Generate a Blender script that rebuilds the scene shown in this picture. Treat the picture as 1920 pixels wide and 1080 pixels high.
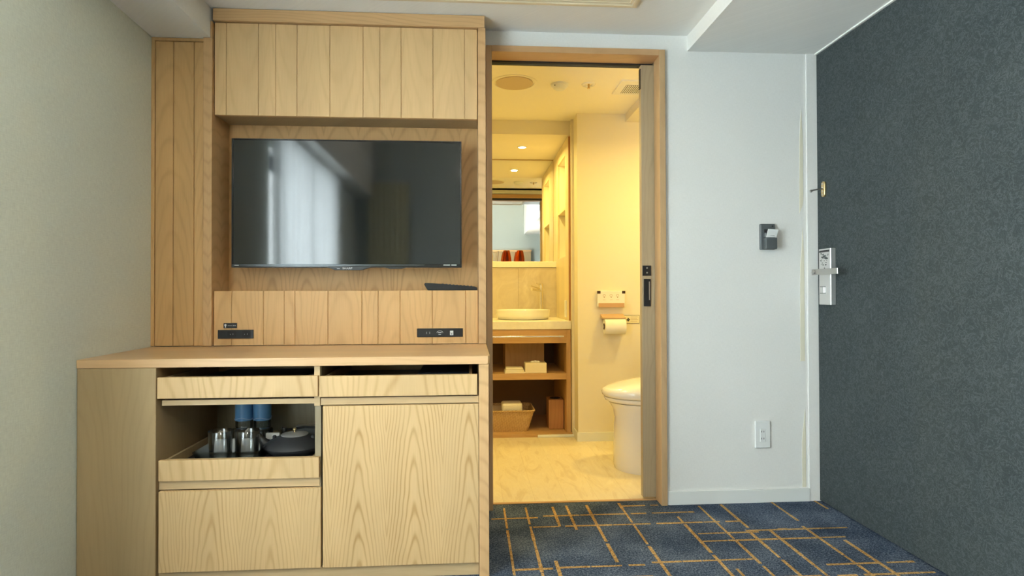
import bpy, bmesh, math, random
from mathutils import Vector, Matrix, Euler

for o in list(bpy.data.objects):
    bpy.data.objects.remove(o, do_unlink=True)
scn = bpy.context.scene
COL = scn.collection
random.seed(7)

# ------------------------------------------------------------------ camera
YAW, PITCH, ROLL, CAMZ, FPX = .0689, .0103, .0032, .9645, 1122.8
c, s = math.cos(YAW), math.sin(YAW)
A = Matrix(((c, -s, 0), (s, c, 0), (0, 0, 1)))
c, s = math.cos(PITCH), math.sin(PITCH)
B = Matrix(((1, 0, 0), (0, c, s), (0, -s, c)))
c, s = math.cos(ROLL), math.sin(ROLL)
Cm = Matrix(((c, 0, -s), (0, 1, 0), (s, 0, c)))
R = Cm @ B @ A
cam_data = bpy.data.cameras.new('camera')
cam = bpy.data.objects.new('camera', cam_data)
COL.objects.link(cam)
M = Matrix((R[0], R[2], -R[1])).transposed().to_4x4()
M.translation = Vector((0, 0, CAMZ))
cam.matrix_world = M
cam_data.sensor_width = 36
cam_data.lens = FPX / 1920 * 36
cam_data.clip_start = .02
scn.camera = cam

# ------------------------------------------------------------------ colour, world, big lights
vs = scn.view_settings
vs.view_transform = 'Standard'
vs.look = 'None'
vs.gamma = 1
vs.use_curve_mapping = False
vs.exposure = 0.77

world = bpy.data.worlds.new('world')
scn.world = world
world.use_nodes = True
bg = world.node_tree.nodes['Background']
bg.inputs[0].default_value = (.75, .88, 1, 1)
bg.inputs[1].default_value = 1.5


def area(name, loc, direction, sx, sy, power, col, spread=180, shape='RECTANGLE'):
    d = bpy.data.lights.new(name, 'AREA')
    d.shape = shape
    d.size = sx
    d.size_y = sy
    d.energy = power
    d.color = col
    d.spread = math.radians(spread)
    o = bpy.data.objects.new(name, d)
    COL.objects.link(o)
    o.location = loc
    o.rotation_euler = Vector(direction).to_track_quat('-Z', 'Y').to_euler()
    return o


# daylight that comes in through the left window opening (it lies outside the panes)
area('daylight_left', (-1.68, .55, 1.15), (1, 0.0, 0), 1.75, 1.7, 192, (.95, .985, 1.0))

# ------------------------------------------------------------------ mesh helpers


def box(bm, x0, x1, y0, y1, z0, z1, bev=0.0, seg=1):
    r = bmesh.ops.create_cube(bm, size=1.0)
    vv = r['verts']
    for v in vv:
        v.co = Vector((x0 if v.co.x < 0 else x1, y0 if v.co.y < 0 else y1, z0 if v.co.z < 0 else z1))
    if bev > 0:
        ed = list({e for v in vv for e in v.link_edges})
        bmesh.ops.bevel(bm, geom=ed, offset=bev, segments=seg, affect='EDGES', profile=.5)
    return vv


def prism(bm, pts, axis, a0, a1, bev=0.0):
    """pts: 2d outline. axis 'Y': (x,z) ; 'Z': (x,y) ; 'X': (y,z)"""
    def mk(p, a):
        if axis == 'Y':
            return (p[0], a, p[1])
        if axis == 'Z':
            return (p[0], p[1], a)
        return (a, p[0], p[1])
    lo = [bm.verts.new(mk(p, a0)) for p in pts]
    hi = [bm.verts.new(mk(p, a1)) for p in pts]
    n = len(pts)
    fs = [bm.faces.new(lo), bm.faces.new(hi[::-1])]
    for i in range(n):
        fs.append(bm.faces.new((lo[i], hi[i], hi[(i + 1) % n], lo[(i + 1) % n])))
    bmesh.ops.recalc_face_normals(bm, faces=fs)
    if bev:
        ed = list({e for f in fs for e in f.edges})
        bmesh.ops.bevel(bm, geom=ed, offset=bev, segments=1, affect='EDGES', profile=.5)


def cyl(bm, p0, p1, r0, r1=None, n=24, caps=True):
    p0, p1 = Vector(p0), Vector(p1)
    r1 = r0 if r1 is None else r1
    d = (p1 - p0)
    q = d.to_track_quat('Z', 'Y')
    ra, rb = [], []
    for i in range(n):
        a = 2 * math.pi * i / n
        u = q @ Vector((math.cos(a), math.sin(a), 0))
        ra.append(bm.verts.new(p0 + u * r0))
        rb.append(bm.verts.new(p1 + u * r1))
    fs = [bm.faces.new((ra[i], ra[(i + 1) % n], rb[(i + 1) % n], rb[i])) for i in range(n)]
    if caps:
        fs.append(bm.faces.new(ra[::-1]))
        fs.append(bm.faces.new(rb))
    return fs


def lathe(bm, c, prof, n=40, sx=1.0, sy=1.0, power=2.0):
    """prof: [(r,z)...] around vertical axis at c; superellipse exponent power"""
    rings = []
    for r, z in prof:
        ring = []
        if r < 1e-6:
            ring = [bm.verts.new((c[0], c[1], c[2] + z))]
        else:
            for i in range(n):
                a = 2 * math.pi * i / n
                ca, sa = math.cos(a), math.sin(a)
                if power != 2.0:
                    ca = math.copysign(abs(ca) ** (2 / power), ca)
                    sa = math.copysign(abs(sa) ** (2 / power), sa)
                ring.append(bm.verts.new((c[0] + r * ca * sx, c[1] + r * sa * sy, c[2] + z)))
        rings.append(ring)
    for a, b in zip(rings, rings[1:]):
        for i in range(n):
            j = (i + 1) % n
            if len(a) == 1 and len(b) == 1:
                continue
            if len(a) == 1:
                bm.faces.new((a[0], b[i], b[j]))
            elif len(b) == 1:
                bm.faces.new((a[i], a[j], b[0]))
            else:
                bm.faces.new((a[i], a[j], b[j], b[i]))
    bmesh.ops.recalc_face_normals(bm, faces=bm.faces[:])


def tube(bm, pts, r, n=12):
    """bent tube through pts, radius r or list of radii"""
    pts = [Vector(p) for p in pts]
    rr = r if isinstance(r, (list, tuple)) else [r] * len(pts)
    rings = []
    ref = None
    for i, p in enumerate(pts):
        d = (pts[min(i + 1, len(pts) - 1)] - pts[max(i - 1, 0)]).normalized()
        if ref is None:
            ref = d.orthogonal().normalized()
        ref = (ref - d * ref.dot(d)).normalized()
        w = d.cross(ref)
        rings.append([bm.verts.new(p + (ref * math.cos(a) + w * math.sin(a)) * rr[i])
                      for a in [2 * math.pi * k / n for k in range(n)]])
    for a, b in zip(rings, rings[1:]):
        for i in range(n):
            bm.faces.new((a[i], a[(i + 1) % n], b[(i + 1) % n], b[i]))
    bm.faces.new(rings[0][::-1])
    bm.faces.new(rings[-1])
    bmesh.ops.recalc_face_normals(bm, faces=bm.faces[:])


def loft(bm, secs, cap=True):
    rings = [[bm.verts.new(p) for p in sec] for sec in secs]
    n = len(rings[0])
    for a, b in zip(rings, rings[1:]):
        for i in range(n):
            bm.faces.new((a[i], a[(i + 1) % n], b[(i + 1) % n], b[i]))
    if cap:
        bm.faces.new(rings[0][::-1])
        bm.faces.new(rings[-1])
    bmesh.ops.recalc_face_normals(bm, faces=bm.faces[:])


def arc(cx, cy, r, a0, a1, n):
    return [(cx + r * math.cos(math.radians(a0 + (a1 - a0) * i / n)),
             cy + r * math.sin(math.radians(a0 + (a1 - a0) * i / n))) for i in range(n + 1)]


def link(name, bm, mat, origin=(0, 0, 0), parent=None, smooth=35, label=None):
    org = Vector(origin)
    bmesh.ops.translate(bm, verts=bm.verts[:], vec=-org)
    me = bpy.data.meshes.new(name)
    bm.to_mesh(me)
    bm.free()
    if smooth:
        for p in me.polygons:
            p.use_smooth = True
        me.set_sharp_from_angle(angle=math.radians(smooth))
    ms = mat if isinstance(mat, (list, tuple)) else [mat]
    for m in ms:
        me.materials.append(m)
    o = bpy.data.objects.new(name, me)
    COL.objects.link(o)
    if parent is not None:
        o.parent = parent
    else:
        o.location = org
    if label:
        o['label'] = label
    return o


ORG = {}


def thing(name, label, cat, origin, group=None, kind=None):
    o = bpy.data.objects.new(name, None)
    o.empty_display_size = .05
    COL.objects.link(o)
    o.location = origin
    if label:
        o['label'] = label
    if cat:
        o['category'] = cat
    if group:
        o['group'] = group
    if kind:
        o['kind'] = kind
    ORG[o.name] = Vector(origin)
    return o


def part(name, bm, mat, parent, label=None, smooth=35):
    """parent: thing or a part of it (parts all sit at their thing's origin)"""
    root = parent
    while root.parent:
        root = root.parent
    return link(name, bm, mat, ORG[root.name], parent, smooth, label)


def solo(name, bm, mat, label, cat, origin, group=None, smooth=35):
    o = link(name, bm, mat, origin, None, smooth, label)
    o['category'] = cat
    if group:
        o['group'] = group
    ORG[o.name] = Vector(origin)
    return o


def struct(name, bm, mat, smooth=30):
    o = link(name, bm, mat, (0, 0, 0), None, smooth)
    o['kind'] = 'structure'
    ORG[o.name] = Vector((0, 0, 0))
    return o


def sbox(name, mat, *boxes, bev=0):
    bm = bmesh.new()
    for b in boxes:
        box(bm, *b, bev=bev)
    return struct(name, bm, mat)


def pbox(name, mat, parent, *boxes, bev=.001, label=None):
    bm = bmesh.new()
    for b in boxes:
        box(bm, *b, bev=bev)
    return part(name, bm, mat, parent, label)


def text(name, body, size, loc, mat, parent, rot=(math.pi / 2, 0, 0), depth=.0003, align='CENTER', sx=1.0):
    cu = bpy.data.curves.new(name, 'FONT')
    cu.body = body
    cu.size = size
    cu.extrude = depth
    cu.align_x = align
    cu.align_y = 'CENTER'
    t = bpy.data.objects.new(name + '_tmp', cu)
    COL.objects.link(t)
    bpy.context.view_layer.update()
    dg = bpy.context.evaluated_depsgraph_get()
    me = bpy.data.meshes.new_from_object(t.evaluated_get(dg))
    bpy.data.objects.remove(t, do_unlink=True)
    me.name = name
    mt = Matrix.Translation(Vector(loc)) @ Euler(rot).to_matrix().to_4x4() @ Matrix.Diagonal((sx, 1, 1, 1))
    root = parent
    while root.parent:
        root = root.parent
    me.transform(Matrix.Translation(-ORG[root.name]) @ mt)
    me.materials.clear()
    me.materials.append(mat)
    o = bpy.data.objects.new(name, me)
    COL.objects.link(o)
    o.parent = parent
    return o


# ------------------------------------------------------------------ materials
class NT:
    def __init__(self, name):
        self.m = bpy.data.materials.new(name)
        self.m.use_nodes = True
        self.t = self.m.node_tree
        self.b = self.t.nodes['Principled BSDF']

    def n(self, typ, **kw):
        nd = self.t.nodes.new(typ)
        for k, v in kw.items():
            setattr(nd, k, v)
        return nd

    def l(self, a, b):
        self.t.links.new(a, b)

    def math(self, op, a, b=None, clamp=False):
        nd = self.n('ShaderNodeMath', operation=op)
        nd.use_clamp = clamp
        for i, v in enumerate((a, b)):
            if v is None:
                continue
            if isinstance(v, (int, float)):
                nd.inputs[i].default_value = v
            else:
                self.l(v, nd.inputs[i])
        return nd.outputs[0]

    def mix(self, f, a, b):
        nd = self.n('ShaderNodeMix', data_type='RGBA')
        for i, v in ((0, f), (6, a), (7, b)):
            if isinstance(v, (int, float)):
                nd.inputs[i].default_value = v
            elif isinstance(v, tuple):
                nd.inputs[i].default_value = (*v, 1)
            else:
                self.l(v, nd.inputs[i])
        return nd.outputs[2]

    def noise(self, vec, scale, detail=2, rough=.5, dist=0):
        nd = self.n('ShaderNodeTexNoise')
        nd.inputs['Scale'].default_value = scale
        nd.inputs['Detail'].default_value = detail
        nd.inputs['Roughness'].default_value = rough
        nd.inputs['Distortion'].default_value = dist
        if vec is not None:
            self.l(vec, nd.inputs['Vector'])
        return nd.outputs[0]

    def comb(self, x, y, z):
        nd = self.n('ShaderNodeCombineXYZ')
        for i, v in enumerate((x, y, z)):
            if isinstance(v, (int, float)):
                nd.inputs[i].default_value = v
            else:
                self.l(v, nd.inputs[i])
        return nd.outputs[0]

    def obj(self):
        return self.n('ShaderNodeTexCoord').outputs['Object']

    def ramp(self, f, stops):
        nd = self.n('ShaderNodeValToRGB')
        cr = nd.color_ramp
        while len(cr.elements) < len(stops):
            cr.elements.new(.5)
        for e, (p, col) in zip(cr.elements, stops):
            e.position = p
            e.color = (*col, 1) if isinstance(col, tuple) else (col, col, col, 1)
        self.l(f, nd.inputs[0])
        return nd.outputs[0]

    def bump(self, h, strength, dist=.001):
        nd = self.n('ShaderNodeBump')
        nd.inputs['Strength'].default_value = strength
        nd.inputs['Distance'].default_value = dist
        self.l(h, nd.inputs['Height'])
        self.l(nd.outputs[0], self.b.inputs['Normal'])


def plain(name, col, rough=.5, metal=0, spec=.5, noise=0.0, nscale=8, coat=0):
    m = NT(name)
    m.b.inputs['Base Color'].default_value = (*col, 1)
    m.b.inputs['Roughness'].default_value = rough
    m.b.inputs['Metallic'].default_value = metal
    m.b.inputs['Specular IOR Level'].default_value = spec
    m.b.inputs['Coat Weight'].default_value = coat
    if noise:
        f = m.noise(m.obj(), nscale, 3)
        f = m.ramp(f, [(.3, 0.0), (.7, 1.0)])
        m.l(m.mix(f, tuple(k * (1 - noise) for k in col), tuple(min(1, k * (1 + noise)) for k in col)), m.b.inputs['Base Color'])
    return m.m


def wallpaper(name, col, var=.05, scale=420):
    """woven vinyl wallcovering"""
    m = NT(name)
    o = m.obj()
    sep = m.n('ShaderNodeSeparateXYZ')
    m.l(o, sep.inputs[0])
    u = m.math('ADD', sep.outputs[0], sep.outputs[1])
    v = sep.outputs[2]
    a = m.noise(m.comb(m.math('MULTIPLY', u, scale), m.math('MULTIPLY', v, scale * .16), 0), 1, 1)
    b = m.noise(m.comb(m.math('MULTIPLY', u, scale * .16), m.math('MULTIPLY', v, scale), 3), 1, 1)
    h = m.math('ADD', a, b)
    big = m.noise(o, 2.2, 3)
    f = m.math('MULTIPLY', m.math('ADD', m.math('MULTIPLY', h, .8), m.math('MULTIPLY', big, .35)), .52, True)
    f = m.ramp(f, [(.35, 0.0), (.65, 1.0)])
    m.l(m.mix(f, tuple(k * (1 - var) for k in col), tuple(k * (1 + var) for k in col)), m.b.inputs['Base Color'])
    m.b.inputs['Roughness'].default_value = .85
    m.b.inputs['Specular IOR Level'].default_value = .25
    m.bump(h, .35, .0008)
    return m.m


def wood(name, light, dark, axis='Z', period=.26, x0=0.0, z0=.05, slope=.1, rings=62, contrast=.55, warp=.03,
         seed=0.0, rough=.45, tone=.12, vee=False):
    m = NT(name)
    sep = m.n('ShaderNodeSeparateXYZ')
    m.l(m.obj(), sep.inputs[0])
    X, Y, Z = sep.outputs
    if axis == 'Z':
        u, v = m.math('ADD', X, m.math('MULTIPLY', Y, .8)), Z
    elif axis == 'X':
        u, v = m.math('ADD', Z, m.math('MULTIPLY', Y, .8)), X
    else:
        u, v = m.math('ADD', X, m.math('MULTIPLY', Z, .8)), Y
    wn = m.noise(m.comb(m.math('MULTIPLY', u, 7), m.math('MULTIPLY', v, 1.6), seed), 1, 2)
    wn2 = m.noise(m.comb(m.math('MULTIPLY', u, 3), m.math('MULTIPLY', v, 5), seed + 9), 1, 2)
    uw = m.math('ADD', m.math('SUBTRACT', u, x0), m.math('MULTIPLY', m.math('SUBTRACT', wn, .5), warp * 2))
    pp = m.math('PINGPONG', uw, period / 2)
    along = m.math('ADD', m.math('MULTIPLY', v, slope), z0)
    pq = m.math('MULTIPLY', pp, pp)
    if vee:      # plain-sawn veneer: pointed arches whose lines crowd together at the sides
        r = m.math('ADD', m.math('MULTIPLY', m.math('SQRT', m.math('ADD', pq, .00012)), .5), m.math('MULTIPLY', pq, 4.0))
        r = m.math('ADD', r, along)
    else:
        r = m.math('SQRT', m.math('ADD', pq, m.math('MULTIPLY', along, along)))
    r = m.math('ADD', r, m.math('MULTIPLY', wn2, .018))
    sn = m.math('SINE', m.math('MULTIPLY', r, rings * 6.283))
    k = m.math('POWER', m.math('ADD', m.math('MULTIPLY', sn, .5), .5), 4.0)
    fade = m.ramp(m.noise(m.comb(m.math('MULTIPLY', u, 16), m.math('MULTIPLY', v, 2.2), seed + 2), 1, 2), [(.3, .35), (.65, 1.0)])
    k = m.math('MULTIPLY', k, fade)
    fine = m.noise(m.comb(m.math('MULTIPLY', u, 420), m.math('MULTIPLY', v, 9), seed), 1, 2)
    fine = m.ramp(fine, [(.35, 0.0), (.75, 1.0)])
    f = m.math('ADD', m.math('MULTIPLY', k, contrast), m.math('MULTIPLY', fine, .22), True)
    base = m.mix(f, light, dark)
    tn = m.noise(m.comb(m.math('MULTIPLY', u, 9), m.math('MULTIPLY', v, .8), seed + 4), 1, 1)
    tn = m.ramp(tn, [(.3, 1 - tone), (.7, 1.0)])
    mm = m.n('ShaderNodeMix', data_type='RGBA', blend_type='MULTIPLY')
    mm.inputs[0].default_value = 1
    m.l(base, mm.inputs[6])
    m.l(tn, mm.inputs[7])
    m.l(mm.outputs[2], m.b.inputs['Base Color'])
    m.b.inputs['Roughness'].default_value = rough
    m.b.inputs['Specular IOR Level'].default_value = .35
    m.bump(f, .12, .0006)
    return m.m


def glass(name, col=(1, 1, 1), rough=0.0, ior=1.45):
    m = NT(name)
    m.b.inputs['Base Color'].default_value = (*col, 1)
    m.b.inputs['Transmission Weight'].default_value = 1
    m.b.inputs['Roughness'].default_value = rough
    m.b.inputs['IOR'].default_value = ior
    return m.m


def thin_glass(name, tint=(1, 1, 1), refl=.12):
    """clear thin sheet: mostly straight through plus a sharp reflection"""
    m = NT(name)
    tr = m.n('ShaderNodeBsdfTransparent')
    tr.inputs[0].default_value = (*tint, 1)
    gl = m.n('ShaderNodeBsdfGlossy')
    gl.inputs['Roughness'].default_value = .02
    fr = m.n('ShaderNodeFresnel')
    fr.inputs[0].default_value = 1.45
    f = m.math('ADD', m.math('MULTIPLY', fr.outputs[0], .8), refl * .3, True)
    mx = m.n('ShaderNodeMixShader')
    m.l(f, mx.inputs[0])
    m.l(tr.outputs[0], mx.inputs[1])
    m.l(gl.outputs[0], mx.inputs[2])
    m.l(mx.outputs[0], m.t.nodes['Material Output'].inputs[0])
    return m.m


def emit(name, col, st):
    m = NT(name)
    m.b.inputs['Base Color'].default_value = (*col, 1)
    m.b.inputs['Emission Color'].default_value = (*col, 1)
    m.b.inputs['Emission Strength'].default_value = st
    return m.m


OAK_L, OAK_D = (.75, .465, .20), (.50, .275, .10)
ASH_L, ASH_D = (.71, .485, .24), (.47, .275, .10)
W_panel = wood('wood_panel', OAK_L, OAK_D, period=.17, x0=.03, contrast=.32, rings=70, warp=.02, seed=1)
W_frame = wood('wood_frame', (.70, .44, .21), (.48, .28, .12), period=.09, contrast=.45, rings=80, slope=.2, seed=5)
W_frameX = wood('wood_frame_horizontal', (.70, .44, .21), (.48, .28, .12), axis='X', period=.2, contrast=.4, rings=80, seed=6)
W_up = wood('wood_overhead_door', (.78, .525, .26), (.55, .34, .15), period=.19, x0=.05, z0=-.12, contrast=.22, rings=55, warp=.02, seed=2)
W_back = wood('wood_niche_back', OAK_L, OAK_D, period=.152, x0=-.03, z0=.02, slope=.14, contrast=.55, rings=80, warp=.008, seed=3)
W_low = wood('wood_lower_panel', OAK_L, OAK_D, period=.23, x0=.1, z0=.1, slope=.06, contrast=.38, rings=75, warp=.03, seed=4)
W_door = wood('wood_cabinet_door', ASH_L, ASH_D, period=.187, x0=.222, z0=.02, slope=.085, contrast=.8, rings=92, warp=.014, seed=7, vee=True)
W_draw = wood('wood_drawer', ASH_L, ASH_D, period=.195, x0=.13, z0=.03, slope=.085, contrast=.62, rings=84, warp=.03, seed=12, vee=True)
W_dtop = wood('wood_drawer_upper', ASH_L, ASH_D, period=.42, x0=.2, z0=.09, slope=.1, contrast=.5, rings=58, warp=.05, seed=13)
W_side = wood('wood_carcass', (.46, .325, .165), (.36, .245, .115), period=.3, contrast=.25, rings=60, seed=8)  # base colour darkened to carry the shade on the left cabinet panel
W_top = wood('wood_worktop', (.74, .47, .24), (.56, .33, .15), axis='X', period=.3, contrast=.3, rings=60, slope=.04, seed=9, rough=.32)
W_rail = wood('wood_rail', (.64, .46, .25), (.50, .34, .17), axis='X', period=.3, contrast=.25, rings=60, seed=10)
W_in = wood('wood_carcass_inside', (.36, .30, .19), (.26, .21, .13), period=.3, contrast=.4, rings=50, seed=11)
W_jamb = wood('wood_door_frame', (.60, .40, .21), (.46, .29, .14), period=.1, contrast=.25, rings=60, seed=14)
W_jambX = wood('wood_door_header', (.62, .38, .19), (.50, .29, .13), axis='X', period=.1, contrast=.25, rings=60, seed=15)
W_leaf = wood('wood_door_leaf', (.47, .37, .23), (.36, .275, .165), period=.2, contrast=.4, rings=120, warp=.01, slope=.02, seed=16)
W_van = wood('wood_vanity', (.60, .37, .17), (.47, .27, .11), axis='X', period=.3, contrast=.4, rings=50, seed=17)
W_vanZ = wood('wood_vanity_upright', (.60, .37, .17), (.45, .26, .10), period=.3, contrast=.35, rings=50, seed=18)
W_bin = wood('wood_bin', (.50, .25, .10), (.36, .16, .06), period=.25, contrast=.5, rings=50, seed=19)
W_pale = wood('wood_recess_frame', (.80, .68, .45), (.70, .57, .35), period=.3, contrast=.2, rings=50, seed=20)

P_left = wallpaper('wallpaper_left', (.70, .735, .65), .07, 300)
P_white = wallpaper('wallpaper_pale', (.80, .80, .775), .03)
P_ceil = wallpaper('ceiling_paper', (.82, .82, .785), .03)
P_bath = plain('bathroom_paint', (.80, .74, .62), .7, spec=.2)
P_bathceil = plain('bathroom_ceiling_paint', (.90, .86, .74), .8, spec=.1)
P_trim = plain('white_trim', (.78, .80, .78), .4)
BLACK = plain('black_plastic', (.012, .013, .015), .35)
BLACKM = plain('black_matte', (.014, .014, .016), .7)
DGREY = plain('dark_grey_plastic', (.10, .115, .12), .45)
GREY = plain('mid_grey_plastic', (.30, .31, .32), .4)
WHITE = plain('white_plastic', (.80, .82, .81), .35)
PAPER = plain('white_paper', (.82, .81, .78), .8)
STEEL = plain('brushed_steel', (.55, .54, .52), .3, 1)
CHROME = plain('chrome', (.80, .78, .74), .12, 1)
SILVER = plain('satin_silver', (.74, .74, .74), .35, .75)
BRASS = plain('brass', (.72, .54, .28), .3, 1)
CERAM = plain('white_ceramic', (.86, .85, .82), .12, coat=.5)
IRON = plain('black_cast_iron', (.03, .031, .034), .42)
CLEAR = glass('clear_glass')
ACRYL = thin_glass('clear_acrylic', (.93, .97, .97))
BLUE = plain('blue_bottle_label', (.12, .30, .55), .35)
MARKW = plain('white_print', (.75, .77, .77), .6)
MARKD = plain('dark_print', (.05, .05, .05), .6)
MARKB = plain('brown_print', (.30, .18, .08), .6)
AMBER = glass('amber_glass', (.62, .22, .05), 0, 1.3)


def marble():
    m = NT('stone_tile')
    o = m.obj()
    a = m.noise(o, 3.5, 6, .6, 1.4)
    f = m.ramp(a, [(.3, 0.0), (.48, .6), (.55, .35), (.75, 1.0)])
    m.l(m.mix(f, (.56, .47, .34), (.74, .66, .52)), m.b.inputs['Base Color'])
    m.b.inputs['Roughness'].default_value = .25
    return m.m


TILE = marble()
STONE = plain('pale_quartz', (.84, .80, .70), .25, noise=.03, nscale=60)


def carpet(name, c0, c1, c2):
    m = NT(name)
    o = m.obj()
    a = m.noise(o, 150, 3, .7)
    b = m.noise(o, 520, 1, .6)
    big = m.noise(o, 5, 3)
    f = m.math('ADD', m.math('MULTIPLY', a, .55), m.math('MULTIPLY', b, .45))
    f = m.math('ADD', f, m.math('MULTIPLY', m.math('SUBTRACT', big, .5), .25))
    m.l(m.ramp(f, [(.36, c0), (.5, c1), (.66, c2)]), m.b.inputs['Base Color'])
    m.b.inputs['Roughness'].default_value = 1
    m.b.inputs['Specular IOR Level'].default_value = .05
    m.bump(f, 1.0, .006)
    return m.m


CARPET = carpet('navy_carpet', (.012, .020, .040), (.066, .096, .15), (.30, .35, .42))
CARPETO = carpet('ochre_carpet_lines', (.16, .085, .03), (.52, .30, .10), (.85, .62, .32))


def darkwall():
    m = NT('charcoal_fibrous_covering')
    sep = m.n('ShaderNodeSeparateXYZ')
    m.l(m.obj(), sep.inputs[0])
    v = m.comb(m.math('ADD', sep.outputs[1], sep.outputs[0]), sep.outputs[2], 0)
    n1 = m.noise(v, 30, 4, .7, 1.6)
    n2 = m.noise(v, 85, 3, .6, 1.8)
    big = m.noise(v, 3.5, 3, .5)
    a = m.ramp(n1, [(.46, 0.0), (.50, 1.0), (.54, 0.0)])
    b = m.ramp(n2, [(.46, 0.0), (.50, 1.0), (.54, 0.0)])
    f = m.math('ADD', m.math('MULTIPLY', a, .42), m.math('MULTIPLY', b, .26))
    f = m.math('ADD', f, m.math('MULTIPLY', big, .22), True)
    m.l(m.mix(f, (.025, .036, .040), (.118, .138, .138)), m.b.inputs['Base Color'])
    m.b.inputs['Roughness'].default_value = .75
    m.b.inputs['Specular IOR Level'].default_value = .3
    m.bump(f, .3, .001)
    return m.m


DARK = darkwall()


def vinyl_floor():
    m = NT('pale_wood_vinyl')
    sep = m.n('ShaderNodeSeparateXYZ')
    m.l(m.obj(), sep.inputs[0])
    n1 = m.noise(m.comb(m.math('MULTIPLY', sep.outputs[0], 14), m.math('MULTIPLY', sep.outputs[1], 3.5), 0), 1, 4, .6, 1.2)
    br = m.n('ShaderNodeTexBrick')
    m.l(m.comb(sep.outputs[1], sep.outputs[0], 0), br.inputs['Vector'])
    br.inputs['Scale'].default_value = 1
    br.inputs['Brick Width'].default_value = .9
    br.inputs['Row Height'].default_value = .15
    br.inputs['Mortar Size'].default_value = .0012
    br.inputs['Color1'].default_value = (1, 1, 1, 1)
    br.inputs['Color2'].default_value = (.93, .93, .93, 1)
    br.inputs['Mortar'].default_value = (.86, .84, .8, 1)
    f = m.ramp(n1, [(.35, 0.0), (.5, .75), (.56, .5), (.7, 1.0)])
    base = m.mix(f, (.72, .61, .40), (.86, .77, .55))
    mm = m.n('ShaderNodeMix', data_type='RGBA', blend_type='MULTIPLY')
    mm.inputs[0].default_value = 1
    m.l(base, mm.inputs[6])
    m.l(br.outputs[0], mm.inputs[7])
    m.l(mm.outputs[2], m.b.inputs['Base Color'])
    m.b.inputs['Roughness'].default_value = .35
    return m.m


VINYL = vinyl_floor()


def wicker():
    m = NT('wicker')
    sep = m.n('ShaderNodeSeparateXYZ')
    m.l(m.obj(), sep.inputs[0])
    u = m.math('ADD', sep.outputs[0], sep.outputs[1])
    a = m.math('SINE', m.math('MULTIPLY', u, 260))
    b = m.math('SINE', m.math('ADD', m.math('MULTIPLY', sep.outputs[2], 620), m.math('MULTIPLY', m.math('SIGN', a), 1.57)))
    h = m.math('ADD', m.math('MULTIPLY', m.math('ABSOLUTE', a), .6), m.math('MULTIPLY', b, .4))
    f = m.math('ADD', m.math('MULTIPLY', h, .5), m.math('MULTIPLY', m.noise(m.obj(), 60, 2), .5), True)
    m.l(m.mix(f, (.40, .22, .07), (.78, .56, .28)), m.b.inputs['Base Color'])
    m.b.inputs['Roughness'].default_value = .6
    m.bump(h, .8, .003)
    return m.m


WICKER = wicker()


def sheer():
    m = NT('sheer_curtain_fabric')
    tr = m.n('ShaderNodeBsdfTransparent')
    tl = m.n('ShaderNodeBsdfTranslucent')
    df = m.n('ShaderNodeBsdfDiffuse')
    tl.inputs[0].default_value = (.95, .97, .98, 1)
    df.inputs[0].default_value = (.85, .87, .88, 1)
    m1 = m.n('ShaderNodeMixShader')
    m1.inputs[0].default_value = .12
    m.l(tl.outputs[0], m1.inputs[1])
    m.l(df.outputs[0], m1.inputs[2])
    m2 = m.n('ShaderNodeMixShader')
    m2.inputs[0].default_value = .68
    m.l(tr.outputs[0], m2.inputs[1])
    m.l(m1.outputs[0], m2.inputs[2])
    m.l(m2.outputs[0], m.t.nodes['Material Output'].inputs[0])
    return m.m


SHEER = sheer()
SCREEN = plain('television_screen', (.006, .008, .010), .06, spec=.95)
MIRROR = plain('mirror_silver', (.90, .92, .90), .0, 1)
LAMP = emit('warm_lamp', (1, .83, .5), 8)

# ------------------------------------------------------------------ the room shell
FZ = -.006
# carpet: one mesh, base plus slightly raised woven ochre lines
bm = bmesh.new()
box(bm, -1.45, 1.8, -1.6, 2.775, FZ - .05, FZ)
nbase = len(bm.faces)
LW = .0115
vert = [(.148, 2.72, 2.06), (.246, 2.72, 2.02), (.369, 2.72, 2.49), (.433, 2.73, 2.45), (.527, 2.73, 2.12), (.681, 2.745, 1.9),
        (.896, 2.56, 1.6), (1.036, 2.68, 1.92), (1.144, 2.69, 2.417), (.306, 2.17, 1.98), (.933, 2.06, 1.5), (1.391, 2.71, 2.44),
        (1.376, 2.414, 1.96), (1.22, 2.38, 1.9), (1.129, 2.372, 1.85), (1.463, 2.267, 1.7), (1.60, 2.705, 2.60), (.148, 2.03, 1.2),
        (-.2, 2.05, 1.0), (-.5, 2.06, .6), (-.9, 2.05, .3), (-.7, 2.05, 1.5), (.06, 1.9, .4), (.5, 1.8, .2), (1.3, 1.7, .1), (.8, 1.3, -.4),
        (-.35, .9, -1), (.3, .7, -1.2), (1.1, .5, -1.3), (-1.0, .2, -1.3)]
horz = [(.087, .288, 2.594), (.313, .988, 2.61), (.256, 1.147, 2.49), (.684, .856, 2.706), (.914, 1.166, 2.372), (1.12, 1.552, 2.388),
        (.894, 1.50, 2.298), (.142, .288, 2.111), (.312, .62, 2.116), (.65, 1.027, 2.132), (.518, .623, 2.028), (1.267, 1.595, 2.068),
        (1.255, 1.606, 1.984), (.95, 1.2, 1.99), (-.9, .0, 1.96), (-.3, .7, 1.7), (.4, 1.4, 1.5), (-1.1, .1, 1.3), (.2, 1.3, .9),
        (-.9, .5, .5), (.1, 1.5, .0), (-1.0, .3, -.5), (.5, 1.5, -.9), (1.26, 1.30, 2.395), (-.9, -.2, 2.02)]


def strip(x0, x1, y0, y1, h=.0015):
    box(bm, x0, x1, y0, y1, FZ - .01, FZ + h)


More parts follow.
